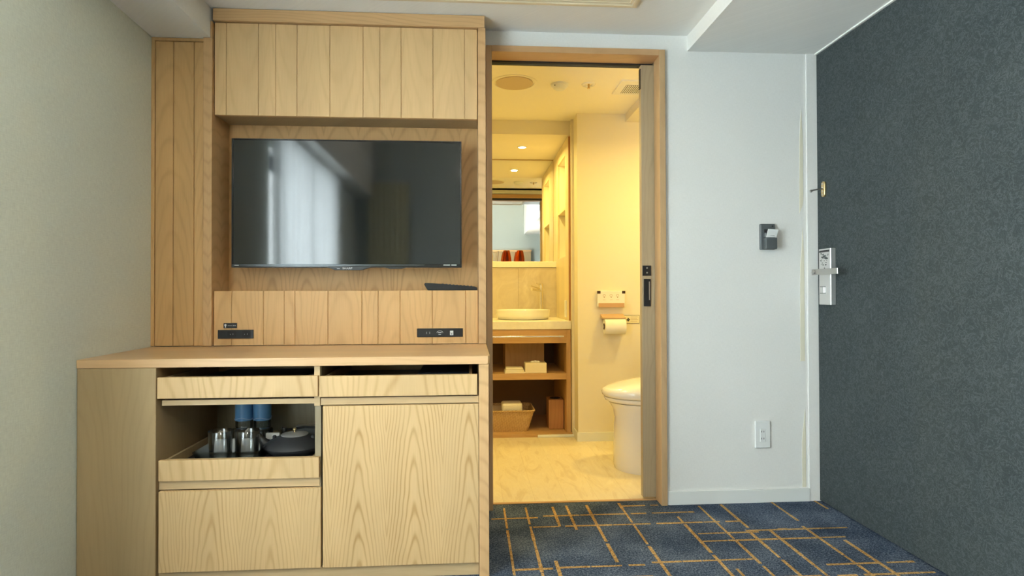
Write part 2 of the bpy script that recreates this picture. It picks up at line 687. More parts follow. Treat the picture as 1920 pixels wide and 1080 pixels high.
for x, ya, yb in vert:
    y = ya
    while y > yb + .02:
        ln = random.choice([.07, .11, .16, .2])
        e = max(yb, y - ln)
        w = LW / 2 * random.choice([.8, 1.0, 1.15])
        strip(x - w, x + w, e, y)
        y = e - (.006 if random.random() < .7 else .02)
for xa, xb, y in horz:
    x = xa
    while x < xb - .02:
        ln = random.choice([.07, .11, .16, .2])
        e = min(xb, x + ln)
        w = LW / 2 * random.choice([.8, 1.0, 1.15])
        strip(x, e, y - w, y + w, .0011)
        x = e + (.004 if random.random() < .7 else .025)
for i, f in enumerate(bm.faces):
    if i >= nbase:
        f.material_index = 1
struct('floor', bm, [CARPET, CARPETO], smooth=0)
sbox('floor_bathroom', VINYL, (-.9, 1.85, 2.775, 5.0, FZ - .05, FZ))
sbox('trim_1', W_jambX, (.095, 1.6, 2.77, 2.79, FZ, FZ + .003))

# left wall: slightly out of square beside the cabinet, then the window opening
LX = lambda y: -1.319 + .0429 * (2.56 - y)
bm = bmesh.new()
prism(bm, [(LX(3.0), 3.0), (LX(1.58), 1.58), (-1.42, 1.58), (-1.48, 3.0)], 'Z', FZ, 2.70)
wx = LX(1.58)
box(bm, -1.42, wx, -1.6, -.25, FZ, 2.70)
box(bm, -1.42, wx, 1.35, 1.58, FZ, 2.70)
box(bm, -1.42, wx, -.25, 1.35, FZ, .25)
box(bm, -1.42, wx, -.25, 1.35, 2.0, 2.70)
struct('wall_left', bm, P_left)

# window 1 (left, behind the photographer's line of sight)
w1 = thing('window_1', None, None, (wx, .7, .25), kind='structure')
pbox('window_frame', WHITE, w1, (-1.40, -1.33, -.25, -.21, .25, 2.0), (-1.40, -1.33, 1.31, 1.35, .25, 2.0),
     (-1.40, -1.33, -.21, 1.31, .25, .30), (-1.40, -1.33, -.21, 1.31, 1.95, 2.0), (-1.39, -1.34, .54, .58, .30, 1.95), bev=0)
pbox('window_pane', ACRYL, w1, (-1.372, -1.368, -.21, .54, .30, 1.95), (-1.372, -1.368, .58, 1.31, .30, 1.95), bev=0)

sbox('wall_rear', wallpaper('wallpaper_rear', (.42, .46, .425), .04), (-1.45, 1.8, -1.65, -1.5, FZ, 2.75))

# right wall beyond the entrance door, and the wide charcoal entrance door
sbox('wall_right', DARK, (1.64, 1.78, -1.6, 1.38, FZ, 2.75), (1.66, 1.78, 1.38, 2.72, FZ, 2.75))
d2 = thing('door_2', None, None, (1.623, 2.0, 0), kind='structure')
pbox('door_leaf', DARK, d2, (1.623, 1.662, 1.40, 2.698, FZ + .006, 2.083), bev=.001)
pbox('door_frame', P_white, d2, (1.577, 1.662, 2.7035, 2.712, FZ, 2.0914), (1.617, 1.66, 1.38, 2.712, 2.085, 2.10),
     bev=.0004)

# ceilings and bulkheads
sbox('ceiling', P_ceil, (-1.079, 1.007, 1.78, 3.0, 2.162, 2.75))
sbox('ceiling_main', P_ceil, (-1.45, 1.8, -1.65, 1.78, 2.70, 2.80))
sbox('ceiling_left_bulkhead', P_ceil, (-1.46, -1.079, -1.5, 2.9, 2.038, 2.72))
sbox('ceiling_right_bulkhead', P_ceil, (1.007, 1.79, -1.5, 2.72, 2.0914, 2.72))

# wall with the bathroom door; pocket for the sliding leaf
sbox('wall_back', P_white, (.897, 1.79, 2.71, 2.765, FZ, 2.75), (.897, 1.79, 2.84, 2.88, FZ, 2.75), (.05, .897, 2.71, 2.765, 2.09, 2.75),
     (.05, .897, 2.765, 2.88, 2.12, 2.75), (-1.45, .05, 2.83, 2.88, FZ, 2.75))
sbox('wall_return', P_white, (.045, .068, 2.70, 2.88, FZ, 2.75))
sbox('baseboard_back', P_trim, (.897, 1.577, 2.700, 2.71, FZ, .055), bev=.001)

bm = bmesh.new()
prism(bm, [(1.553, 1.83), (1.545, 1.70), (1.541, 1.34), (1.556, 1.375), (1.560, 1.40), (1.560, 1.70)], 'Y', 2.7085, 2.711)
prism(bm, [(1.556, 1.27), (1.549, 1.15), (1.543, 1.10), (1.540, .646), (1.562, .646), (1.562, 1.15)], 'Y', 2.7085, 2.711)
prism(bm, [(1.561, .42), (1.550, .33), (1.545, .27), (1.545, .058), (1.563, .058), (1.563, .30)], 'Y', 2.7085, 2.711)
struct('light_streaks', bm, plain('cream_light_streak', (.80, .765, .62), .6))  # streaks of reflected light on the wall, built as thin cream slivers

d1 = thing('door_1', None, None, (.48, 2.78, 0), kind='structure')
pbox('door_frame', W_jamb, d1, (.869, .897, 2.693, 2.779, FZ, 2.09), (.070, .098, 2.693, 2.88, FZ, 2.09), bev=.0015)
pbox('door_header', W_jambX, d1, (.098, .869, 2.693, 2.799, 2.062, 2.09), (.098, .869, 2.842, 2.88, 2.074, 2.115), bev=.001)
pbox('door_track', BLACKM, d1, (.098, .869, 2.800, 2.841, 2.056, 2.10), bev=0)
pbox('track_runner', DGREY, d1, (.098, .80, 2.818, 2.821, 2.054, 2.056), bev=0)
leaf = pbox('door_leaf', W_leaf, d1, (.809, 1.62, 2.785, 2.82, .004, 2.052), bev=.0015)
pbox('door_edge_latch', BLACKM, leaf, (.8065, .809, 2.79, 2.812, 1.94, 2.035), bev=0)
pbox('lock_plate', BLACK, leaf, (.811, .852, 2.780, 2.785, 1.05, 1.098), bev=.0008, label='square black privacy lock plate')
bm = bmesh.new()
for z in (1.086, 1.064):
    cyl(bm, (.832, 2.7802, z), (.832, 2.7775, z), .004, n=14)
part('lock_screw', bm, STEEL, leaf)
bm = bmesh.new()
box(bm, .817, .850, 2.779, 2.786, .905, 1.035, bev=.0015)
part('flush_pull', bm, BLACK, leaf, label='tall black recessed door pull')
bm = bmesh.new()
box(bm, .8405, .8445, 2.7782, 2.7795, .935, 1.022)
part('pull_edge', bm, STEEL, leaf)

# ------------------------------------------------------------------ bathroom shell
sbox('wall_bathroom_back', P_bath, (.705, 1.85, 3.915, 4.055, FZ, 2.4), (.690, .75, 4.055, 4.255, FZ, 2.4), (.690, .75, 4.615, 5.0, FZ, 2.4), (.80, .85, 4.25, 4.62, FZ, 2.4), (.690, .80, 4.255, 4.615, FZ, 1.235), (.690, .80, 4.255, 4.615, 1.96, 2.4), (.75, .80, 4.235, 4.255, FZ, 2.4), (.75, .80, 4.615, 4.635, FZ, 2.4))
sbox('wall_bathroom_right', P_bath, (1.75, 1.85, 2.88, 3.915, FZ, 2.4))
sbox('wall_bathroom_left', P_bath, (-.95, -.85, 2.88, 5.0, FZ, 2.4))
sbox('wall_bathroom_end', P_bath, (-.85, .69, 4.885, 5.0, FZ, 2.4))
sbox('ceiling_bathroom', P_bathceil, (-.95, 1.85, 2.88, 5.0, 2.162, 2.3))
sbox('ceiling_soffit', P_bath, (-.85, .6905, 4.10, 4.885, 2.066, 2.165))
sbox('ceiling_bathroom_beam', P_bath, (1.03, 1.75, 2.88, 3.916, 2.108, 2.165))
sbox('wall_bathroom_front', P_bath, (-.85, .07, 2.88, 2.885, FZ, 2.165), (.86, 1.75, 2.88, 2.885, FZ, 2.165))
sbox('baseboard_bathroom', P_trim, (.697, 1.75, 3.906, 3.915, FZ, .052), (.697, .705, 3.9152, 4.055, FZ, .052))
sbox('trim_2', P_trim, (.45, .70, 4.035, 4.045, FZ, .012), bev=.003)

# ------------------------------------------------------------------ television wall unit
GZ = .7535
wu = thing('wooden_wall_unit', 'light oak wall panelling with recessed television niche above the worktop', 'wall panelling', (-.52, 2.70, GZ))
YF = 2.575
planks = [(LX(2.58) + .016, -1.2335), (-1.2305, -1.1505), (-1.1475, -1.1065)]
bm = bmesh.new()
for a, b in planks:
    box(bm, a, b, YF, 2.80, GZ, 2.022, bev=.0012)
box(bm, LX(2.58) + .001, LX(2.58) + .014, YF - .004, 2.80, GZ, 2.036)
box(bm, LX(2.58) + .014, -1.1065, YF - .003, 2.80, 2.024, 2.036)
box(bm, LX(2.58) + .014, -1.1065, YF + .006, 2.80, GZ, 2.02)
part('side_panel', bm, W_panel, wu)
pbox('frame_post', W_frame, wu, (-1.106, -1.071, 2.56, 2.80, GZ, 2.036), (-1.078, -1.071, 2.56, 2.80, 2.036, 2.106), bev=.001)
pbox('frame_post', W_frame, wu, (.033, .066, 2.56, 2.70, GZ, 2.107), bev=.001)
pbox('frame_top', W_frameX, wu, (-1.068, .062, 2.56, 2.70, 2.109, 2.160), bev=.001)
NB = 2.74
pbox('back_panel', W_back, wu, (-1.071, .033, NB, 2.76, .9, 1.76), bev=0)
gr = [-1.069, -.996, -.866, -.781, -.737, -.601, -.46, -.392, -.3, -.163, -.021, .032]
bm = bmesh.new()
for a, b in zip(gr, gr[1:]):
    box(bm, a + .0011, b - .0011, YF, YF + .018, GZ, .9815, bev=.0011)
box(bm, -1.069, .032, YF + .004, NB, GZ, .980)
part('lower_panel', bm, W_low, wu)

oc = thing('overhead_cabinet', 'pale oak overhead cabinet with a vertically grooved door above the television', 'cabinet', (-.52, 2.70, 1.72))
gr = [-1.067, -1.019, -.888, -.817, -.729, -.593, -.454, -.384, -.294, -.159, -.024, .0305]
bm = bmesh.new()
for a, b in zip(gr, gr[1:]):
    box(bm, a + .0009, b - .0009, YF, YF + .018, 1.718, 2.106, bev=.0009)
box(bm, -1.067, .0305, YF + .004, YF + .02, 1.7185, 2.1055)
part('door', bm, W_up, oc)
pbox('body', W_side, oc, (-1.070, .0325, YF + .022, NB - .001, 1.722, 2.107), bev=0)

# ------------------------------------------------------------------ television
tv = thing('television', 'flat black wall-mounted television in the wooden niche', 'television', (-.526, 2.72, 1.08))
pbox('housing', BLACK, tv, (-1.013, -.039, 2.622, 2.655, 1.082, 1.632), (-.85, -.2, 2.655, 2.69, 1.12, 1.5), bev=.002)
pbox('screen', SCREEN, tv, (-1.007, -.045, 2.6195, 2.6225, 1.096, 1.626), bev=0)
bz = pbox('bezel', plain('bezel_gloss', (.02, .02, .022), .2), tv, (-1.013, -.039, 2.616, 2.622, 1.082, 1.095), (-1.013, -1.0075, 2.616, 2.622, 1.095, 1.632),
          (-.0445, -.039, 2.616, 2.622, 1.095, 1.632), (-1.0075, -.0445, 2.616, 2.622, 1.627, 1.632), bev=.0008)
pbox('bezel_strip', plain('bezel_satin', (.10, .11, .12), .25, .6), bz, (-1.006, -.2, 2.6152, 2.6162, 1.089, 1.0945), bev=0)
bm = bmesh.new()
prism(bm, [(-.615, 1.0835), (-.582, 1.0705), (-.468, 1.0705), (-.43, 1.0835)], 'Y', 2.613, 2.64)
lp = part('logo_plate', bm, BLACK, tv)
text('logo', 'SHARP', .0105, (-.528, 2.6125, 1.0775), MARKW, lp, sx=1.35)
bm = bmesh.new()
box(bm, -.572, -.560, 2.6122, 2.6128, 1.0755, 1.0775)
part('indicator_light', bm, MARKW, lp)
bm = bmesh.new()
prism(bm, [(-.375, 1.0835), (-.35, 1.076), (-.30, 1.076), (-.272, 1.0835)], 'Y', 2.616, 2.635)
part('remote_sensor', bm, BLACK, tv)
for xa, xb in ((-.118, -.089), (-.084, -.061)):
    bm = bmesh.new()
    box(bm, xa, xb, 2.6145, 2.6155, 1.0905, 1.0935)
    part('badge', bm, MARKW, bz)
bm = bmesh.new()
box(bm, -1.0, -.982, 2.6145, 2.6155, 1.089, 1.0925)
part('badge', bm, GREY, bz)
pbox('wall_bracket', BLACKM, tv, (-.66, -.39, 2.69, 2.739, 1.2, 1.5), bev=0)

# remote lying on the ledge
rc = thing('remote_control', 'black remote control lying on the ledge below the television', 'remote control', (-.08, 2.62, .9818))
bm = bmesh.new()
prism(bm, [(-.1855, .9822), (-.2005, 1.0075), (-.1975, 1.0145), (-.170, 1.0135), (.018, .9985), (.0285, .9935), (.0285, .9822)], 'Y', 2.605, 2.655, bev=.0015)
part('casing', bm, BLACK, rc)
bm = bmesh.new()
for i in range(9):
    x = -.125 + i * .0155
    z = 1.0135 - (x + .170) * .0798
    box(bm, x, x + .008, 2.612, 2.622, z - .001, z + .0017, bev=.0006)
    box(bm, x, x + .008, 2.634, 2.644, z - .001, z + .0017, bev=.0006)
part('button', bm, DGREY, rc)

# power strips recessed into the lower panel
o1 = thing('power_outlet', 'black double socket plate at the left of the lower panel', 'socket', (-.978, YF, .783))
pbox('plate', BLACK, o1, (-1.05, -.906, YF - .005, YF, .783, .8195), bev=.001)
for x in (-1.01, -.952):
    bm = bmesh.new()
    box(bm, x, x + .034, YF - .0056, YF - .0048, .788, .815, bev=0)
    sk = part('socket', bm, BLACKM, o1)
    for q, (dx, sz) in enumerate(((.010, .0028), (.021, .004))):
        bm = bmesh.new()
        box(bm, x + dx, x + dx + .0022, YF - .0062, YF - .0054, .7985, .7985 + sz * 1.6)
        part('slot', bm, GREY, sk)
o2 = thing('power_outlet', 'long black socket and network plate near the right end of the lower panel', 'socket', (-.13, YF, .783))
pbox('plate', BLACK, o2, (-.228, -.034, YF - .005, YF, .783, .8195), bev=.001)
for x in (-.189, -.176):
    bm = bmesh.new()
    box(bm, x, x + .003, YF - .0062, YF - .0048, .7965, .806)
    part('slot', bm, GREY, o2)
bm = bmesh.new()
loop = arc(-.1315, .8035, .0125, 200, -20, 14)
tube(bm, [(p[0], YF - .0055, p[1] * .5 + .401) for p in loop], .0007, 6)
box(bm, -.139, -.124, YF - .0062, YF - .005, .8005, .8035)
box(bm, -.137, -.127, YF - .0058, YF - .005, .7925, .7945)
part('hdmi_port', bm, MARKW, o2)
lan = pbox('network_port', WHITE, o2, (-.0885, -.0745, YF - .0068, YF - .0048, .7905, .8095), bev=.0005)
bm = bmesh.new()
box(bm, -.0840, -.0785, YF - .0072, YF - .0066, .7935, .7975)
box(bm, -.0868, -.0762, YF - .0070, YF - .0066, .8000, .8010)
part('port_hole', bm, MARKD, lan)
sg = thing('outlet_label', 'tiny black label with a lamp symbol above the left socket plate', 'label', (-1.0, YF, .825))
pbox('plate', BLACK, sg, (-1.0275, -.9735, YF - .003, YF, .8265, .8475), bev=.0006)
bm = bmesh.new()
cyl(bm, (-1.0195, YF - .0036, .8395), (-1.0195, YF - .0028, .8395), .0045, n=16)
box(bm, -1.0217, -1.0173, YF - .0036, YF - .0028, .8290, .8375)
part('lamp_symbol', bm, MARKW, sg)
bm = bmesh.new()
for x in (-1.010, -1.0055, -1.001, -.9965):
    box(bm, x, x + .003, YF - .0034, YF - .0028, .8355, .8385)
box(bm, -.990, -.9835, YF - .0036, YF - .0028, .8350, .8395)
box(bm, -.982, -.9775, YF - .0036, YF - .0028, .8350, .8395)
part('print', bm, GREY, sg)

# ------------------------------------------------------------------ worktop and base cabinet
F0 = 2.07
bm = bmesh.new()
prism(bm, [(LX(F0) + .001, F0), (.0595, F0), (.066, F0 + .03), (.066, 2.573), (LX(2.573) + .001, 2.573)], 'Z', .7235, .7520, bev=.0012)
solo('wooden_worktop', bm, W_top, 'long oak worktop running from the left wall to the bathroom door frame', 'worktop', (-.62, 2.3, .7235))

bc = thing('base_cabinet', 'oak base cabinet under the worktop with drawers, a door and an open tray shelf', 'cabinet', (-.6, 2.3, FZ))
FB = 2.088   # recessed rails
IB = 2.552   # inner back
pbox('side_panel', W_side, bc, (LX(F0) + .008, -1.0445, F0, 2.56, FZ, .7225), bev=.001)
pbox('side_panel', W_frame, bc, (.0275, .0615, F0 + .001, 2.56, FZ, .7225), bev=.001)
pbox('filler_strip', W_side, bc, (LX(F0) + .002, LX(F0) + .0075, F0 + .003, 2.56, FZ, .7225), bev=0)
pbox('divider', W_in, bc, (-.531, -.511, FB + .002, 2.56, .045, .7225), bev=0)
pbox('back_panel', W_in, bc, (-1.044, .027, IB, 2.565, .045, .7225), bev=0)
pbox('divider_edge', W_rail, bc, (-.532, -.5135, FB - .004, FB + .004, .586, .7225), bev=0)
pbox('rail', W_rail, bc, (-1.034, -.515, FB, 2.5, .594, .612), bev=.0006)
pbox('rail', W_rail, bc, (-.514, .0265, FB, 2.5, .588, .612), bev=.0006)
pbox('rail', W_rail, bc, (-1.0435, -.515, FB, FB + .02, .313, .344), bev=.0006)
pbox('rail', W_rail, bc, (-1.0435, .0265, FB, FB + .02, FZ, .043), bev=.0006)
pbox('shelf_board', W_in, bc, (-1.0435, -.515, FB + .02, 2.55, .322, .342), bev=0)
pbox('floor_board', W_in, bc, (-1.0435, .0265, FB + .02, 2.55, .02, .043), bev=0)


def drawer(x0, x1, z0, z1, m, tray=True, lining=None):
    d = pbox('drawer', m, bc, (x0, x1, F0, FB - .002, z0, z1), bev=.0009)
    if tray:
        bx0, bx1 = x0 + .014, x1 - .018
        pbox('drawer_box', W_side, d, (bx0, bx0 + .010, FB - .002, 2.50, z0 + .008, z1 - .001), (bx1 - .010, bx1, FB - .002, 2.50, z0 + .008, z1 - .001),
             (bx0, bx1, 2.50, 2.51, z0 + .008, z1 - .001), (bx0, bx1, FB - .002, FB + .004, z0 + .008, z1), bev=.0005)
        pbox('drawer_lining', lining, d, (bx0 + .010, bx1 - .010, FB + .004, 2.50, z0 + .008, z0 + .036), bev=0)
    return d


LINING = plain('dark_blue_lining', (.012, .016, .024), .3)
drawer(-1.0405, -.517, .620, .6905, W_dtop, lining=LINING)
drawer(-.5125, .022, .618, .6885, W_dtop, lining=LINING)
drawer(-1.0365, -.513, .346, .4150, W_dtop, lining=LINING)
drawer(-1.0355, -.507, .0435, .3115, W_draw, tray=False)
pbox('door', W_door, bc, (-.5005, .0262, F0, FB - .002, .0425, .5865), bev=.0009)

# things in the trays
TZ = .3825
bm = bmesh.new()
box(bm, -.19, -.006, 2.17, 2.45, .654, .6835, bev=.003)
solo('black_folder', bm, plain('folder_navy', (.008, .014, .03), .4), 'black folder lying in the upper right drawer', 'folder', (-.1, 2.3, .654))
bm = bmesh.new()
box(bm, -.95, -.62, 2.16, 2.44, .656, .672, bev=.003)
solo('black_binder', bm, plain('binder_black', (.015, .018, .02), .35), 'dark binder lying in the upper left drawer', 'binder', (-.78, 2.3, .656))

at = thing('acrylic_tray', 'clear acrylic tray holding white packets in the pull-out tray', 'tray', (-.825, 2.2, TZ))
bm = bmesh.new()
secs = []
for z, e in ((TZ + .001, 0), (TZ + .046, .016), (TZ + .046, .014), (TZ + .005, -.002)):
    x0, x1, y0, y1 = -.932 - e, -.742 + e, 2.130 - e, 2.285 + e
    secs.append([(x0, y0, z), (x1, y0, z), (x1, y1, z), (x0, y1, z)])
loft(bm, secs)
part('tray_body', bm, ACRYL, at)


TGLASS = thin_glass('tumbler_glass', (.97, .98, .98), .35)


def tumbler(x, y, label, grp):
    t = thing('glass_tumbler', label, 'glass', (x, y, TZ + .007), grp)
    bm = bmesh.new()
    lathe(bm, (x, y, TZ + .007), [(0, 0), (.034, 0), (.0365, .004), (.041, .096), (.0405, .0972), (.0392, .096), (.034, .011), (0, .009)], 40)
    part('bowl', bm, TGLASS, t, smooth=50)
    return t


tumbler(-.882, 2.185, 'clear glass tumbler at the front left of the acrylic tray', 'glass tumblers on the tray')
tumbler(-.790, 2.185, 'clear glass tumbler at the front beside the teapot spout', 'glass tumblers on the tray')
# white packets between and behind the tumblers
for i, (x, y, z, rz, lb) in enumerate(((-.903, 2.262, TZ + .006, .05, 'white paper packet standing behind the left tumbler'),
                                       (-.812, 2.262, TZ + .006, -.04, 'white paper packet standing behind the right tumbler'))):
    bm = bmesh.new()
    box(bm, -.040, .040, -.006, .006, 0, .050, bev=.002)
    for k in range(3):
        box(bm, -.022, .020 - k * .006, -.0066, -.0058, .016 + k * .008, .0178 + k * .008)
    bmesh.ops.rotate(bm, verts=bm.verts[:], matrix=Matrix.Rotation(rz, 3, 'Z'))
    bmesh.ops.translate(bm, verts=bm.verts[:], vec=(x, y, z))
    solo('paper_packet', bm, PAPER, lb, 'packet', (x, y, z), 'white packets in the acrylic tray')
bm = bmesh.new()
box(bm, -.765, -.715, 2.30, 2.312, TZ, .448, bev=.002)
solo('paper_card', bm, PAPER, 'white card standing behind the teapot spout', 'card', (-.74, 2.306, TZ))


def bottle(x, y, label):
    b = thing('water_bottle', label, 'bottle', (x, y, TZ), 'water bottles at the back of the tray')
    bm = bmesh.new()
    prof = [(0, .004), (.026, 0), (.032, .006)]
    for k in range(8):
        prof += [(.0325, .012 + k * .010), (.0312, .017 + k * .010)]
    prof += [(.0325, .095), (.0325, .165), (.026, .183), (.013, .198), (.0125, .208), (0, .208)]
    lathe(bm, (x, y, TZ), prof, 32)
    part('bottle_body', bm, thin_glass('bottle_plastic', (.82, .90, .95), .3), b, smooth=60)
    bm = bmesh.new()
    cyl(bm, (x, y, TZ + .093), (x, y, TZ + .160), .0332, n=40)
    part('bottle_label', bm, BLUE, b)
    bm = bmesh.new()
    pts = []
    for k in range(25):
        a = 2 * math.pi * k / 24
        pts.append((x + .0334 * math.cos(a), y + .0334 * math.sin(a), TZ + .101 + .004 * math.sin(3 * a)))
    tube(bm, pts, .0018, 6)
    part('label_wave', bm, plain('pale_blue_print', (.35, .5, .7), .4), b)
    bm = bmesh.new()
    cyl(bm, (x, y, TZ + .198), (x, y, TZ + .213), .0145, n=24)
    part('cap', bm, WHITE, b)


bottle(-.887, 2.42, 'clear water bottle with blue label, standing behind the left tumbler')
bottle(-.818, 2.42, 'clear water bottle with blue label, standing nearer the teapot')
for x, lb in ((-.876, 'upturned clear glass in front of the left water bottle'), (-.790, 'upturned clear glass in front of the right water bottle')):
    bm = bmesh.new()
    lathe(bm, (x + .006, 2.335, TZ), [(.033, 0), (.036, 0), (.033, .075), (.028, .078), (0, .078), (0, .070), (.029, .069), (.033, 0)], 36)
    solo('rear_glass', bm, TGLASS, lb, 'glass', (x + .006, 2.335, TZ), 'upturned glasses at the back of the tray', smooth=50)

tp = thing('teapot', 'flat black cast iron teapot with silver lid in the pull-out tray', 'teapot', (-.645, 2.25, TZ))
cx, cy = -.645, 2.25
bm = bmesh.new()
lathe(bm, (cx, cy, TZ), [(0, .002), (.06, 0), (.085, .008), (.104, .026), (.107, .034), (.100, .044), (.078, .058), (.052, .068), (.050, .070), (0, .070)], 56)
part('body', bm, IRON, tp)
bm = bmesh.new()
tube(bm, [(cx - .085, cy, TZ + .030), (cx - .108, cy - .004, TZ + .045), (cx - .120, cy - .006, TZ + .062), (cx - .131, cy - .008, TZ + .079)], [.021, .016, .011, .0085], 16)
part('spout', bm, IRON, tp)
bm = bmesh.new()
lathe(bm, (cx, cy, TZ + .070), [(0, .0005), (.047, 0), (.0485, .002), (.046, .0045), (.02, .0095), (0, .0105)], 48)
ld = part('lid', bm, SILVER, tp, label='silver teapot lid')
bm = bmesh.new()
lathe(bm, (cx, cy, TZ + .080), [(0, 0), (.003, 0), (.003, .006), (.007, .009), (.007, .013), (.004, .016), (0, .016)], 20)
part('lid_knob', bm, BRASS, ld, label='small brass lid knob')
for sx in (-1, 1):
    bm = bmesh.new()
    lathe(bm, (cx + sx * .068, cy - .012, TZ + .060), [(0, 0), (.007, 0), (.007, .008), (.004, .012), (0, .012)], 16)
    part('handle_lug', bm, IRON, tp)
bm = bmesh.new()
tube(bm, [(cx + .068, cy - .012, TZ + .068), (cx + .10, cy + .0, TZ + .071), (cx + .112, cy + .06, TZ + .071), (cx + .08, cy + .115, TZ + .070),
          (cx + .0, cy + .13, TZ + .069), (cx - .06, cy + .09, TZ + .068)], .0042, 10)
part('bail_handle', bm, IRON, tp)
bm = bmesh.new()
cyl(bm, (-.727, 2.40, TZ), (-.727, 2.40, .447), .010, n=20)
box(bm, -.70, -.56, 2.455, 2.49, TZ, .440, bev=.002)
solo('silver_canister', bm, STEEL, 'grey metal holder standing behind the teapot', 'holder', (-.65, 2.45, TZ))

# ------------------------------------------------------------------ ceiling hatch above the doorway
ch = thing('ceiling_hatch', 'cream framed access hatch in the low ceiling before the bathroom', 'ceiling hatch', (.3, 2.1, 2.162))
bm = bmesh.new()
hx0, hx1, hy0, hy1 = -.45, .69, 1.80, 2.435
for k, (o, w, d) in enumerate(((0, .010, .010), (.012, .012, .014), (.026, .010, .008))):
    a0, a1, b0, b1 = hx0 + o, hx1 - o, hy0 + o, hy1 - o
    box(bm, a0, a1, b1 - w, b1, 2.162 - d, 2.162)
    box(bm, a0, a1, b0, b0 + w, 2.162 - d, 2.162)
    box(bm, a0, a0 + w, b0 + w, b1 - w, 2.162 - d, 2.162)
    box(bm, a1 - w, a1, b0 + w, b1 - w, 2.162 - d, 2.162)
part('frame', bm, plain('cream_frame', (.72, .62, .44), .4), ch)
pbox('panel', plain('cream_panel', (.74, .66, .50), .6), ch, (hx0 + .03, hx1 - .03, hy0 + .03, hy1 - .03, 2.157, 2.161), bev=0)

# ------------------------------------------------------------------ door hardware on the entrance door
XD = 1.623
lk = pbox('lock_case', SILVER, d2, (1.598, XD, 2.560, 2.650, .912, 1.166), bev=.002)
pbox('keypad_strip', MARKD, lk, (1.5972, 1.5985, 2.568, 2.645, 1.150, 1.159), bev=0)
bm = bmesh.new()
random.seed(3)
for i in range(26):
    y = 2.573 + random.random() * .062
    z = 1.088 + random.random() * .056
    a = .0025 + random.random() * .006
    box(bm, 1.5970, 1.5982, y, y + a, z, z + .0022 + random.random() * .002)
for y, z in ((2.605, 1.128), (2.618, 1.124), (2.588, 1.117), (2.596, 1.120)):
    box(bm, 1.5970, 1.5982, y - .008, y + .010, z, z + .0075)
part('printed_notice', bm, DGREY, lk)
bm = bmesh.new()
cyl(bm, (1.5975, 2.606, 1.078), (1.599, 2.606, 1.078), .003, n=14)
part('indicator', bm, MARKD, lk)
tb = pbox('thumb_turn', SILVER, lk, (1.590, 1.5985, 2.600, 2.636, .965, .992), bev=.001)
bm = bmesh.new()
for z in (.963, .992):
    box(bm, 1.5960, 1.5985, 2.598, 2.640, z, z + .003)
box(bm, 1.5960, 1.5985, 2.612, 2.614, .966, .992)
part('turn_frame', bm, DGREY, tb)
lv = bmesh.new()
cyl(lv, (1.600, 2.622, 1.060), (1.552, 2.622, 1.060), .010, n=18)
part('lever_spindle', lv, STEEL, lk)
bm = bmesh.new()
prism(bm, [(1.564, 2.640), (1.557, 2.640), (1.557, 2.446), (1.564, 2.446)], 'Z', 1.047, 1.073, bev=.0012)
part('lever_handle', bm, STEEL, lk)
gd = bmesh.new()
prism(gd, [(2.640 + p[0], 1.442 + p[1]) for p in
           (arc(0, .022, .014, 0, 180, 10) + arc(0, -.022, .014, 180, 360, 10))], 'X', 1.614, XD, bev=.001)
g = part('door_guard_plate', gd, BRASS, d2, label='small brass door guard plate')
bm = bmesh.new()
for z in (.024, .008, -.010, -.026):
    cyl(bm, (1.6145, 2.640 + (.004 if z > 0 else -.002), 1.442 + z), (1.6125, 2.640, 1.442 + z), .0032, n=12)
part('guard_screw', bm, STEEL, g)
bm = bmesh.new()
tube(bm, [(1.615, 2.640, 1.443), (1.600, 2.640, 1.4425), (1.575, 2.642, 1.438), (1.562, 2.643, 1.436)], .0032, 10)
lathe(bm, (1.560, 2.643, 1.433), [(0, -.007), (.005, -.005), (.007, 0), (.005, .005), (0, .007)], 16)
part('guard_arm', bm, STEEL, g)

# card switch on the white wall
cs = thing('key_card_switch', 'dark grey key card holder on the white wall', 'card switch', (1.37, 2.71, 1.168))
YW = 2.71
pbox('back_plate', DGREY, cs, (1.345, 1.416, YW - .016, YW, 1.168, 1.288), bev=.003)
pbox('card_pocket', DGREY, cs, (1.357, 1.412, YW - .042, YW - .016, 1.169, 1.222), (1.357, 1.364, YW - .036, YW - .016, 1.222, 1.245), bev=.003)
pbox('slot', BLACKM, cs, (1.362, 1.395, YW - .0175, YW - .016, 1.224, 1.262), bev=0)
bm = bmesh.new()
cyl(bm, (1.402, YW - .0175, 1.277), (1.402, YW - .0155, 1.277), .004, n=14)
part('indicator_light', bm, BLACKM, cs)
kc = thing('key_card', 'white key card inserted in the dark grey card switch', 'key card', (1.385, 2.68, 1.222))
bm = bmesh.new()
prism(bm, [(-.024, 0), (.026, 0), (.031, .036), (-.018, .038)], 'Y', -.001, .001, bev=.0003)
bmesh.ops.rotate(bm, verts=bm.verts[:], matrix=Matrix.Rotation(.25, 3, 'X'))
bmesh.ops.translate(bm, verts=bm.verts[:], vec=(1.383, 2.672, 1.2235))
part('card', bm, WHITE, kc)
bm = bmesh.new()
prism(bm, [(1.374, 1.231), (1.398, 1.2285), (1.400, 1.2325), (1.385, 1.2355), (1.375, 1.2345)], 'Y', 2.6690, 2.6725)
part('card_print', bm, GREY, kc)

# wall socket by the floor
ws = thing('wall_socket', 'white double wall socket low on the pale wall', 'socket', (1.352, 2.71, .244))
pbox('plate', WHITE, ws, (1.316, 1.389, YW - .009, YW, .246, .372), bev=.0025)
ins = pbox('socket_insert', WHITE, ws, (1.338, 1.364, YW - .0115, YW - .009, .276, .336), bev=.0008)
for z in (.323, .291):
    for x in (1.3445, 1.3545):
        bm = bmesh.new()
        box(bm, x, x + .0022, YW - .0119, YW - .0113, z - .004, z + .004)
        part('slot', bm, MARKD, ins)

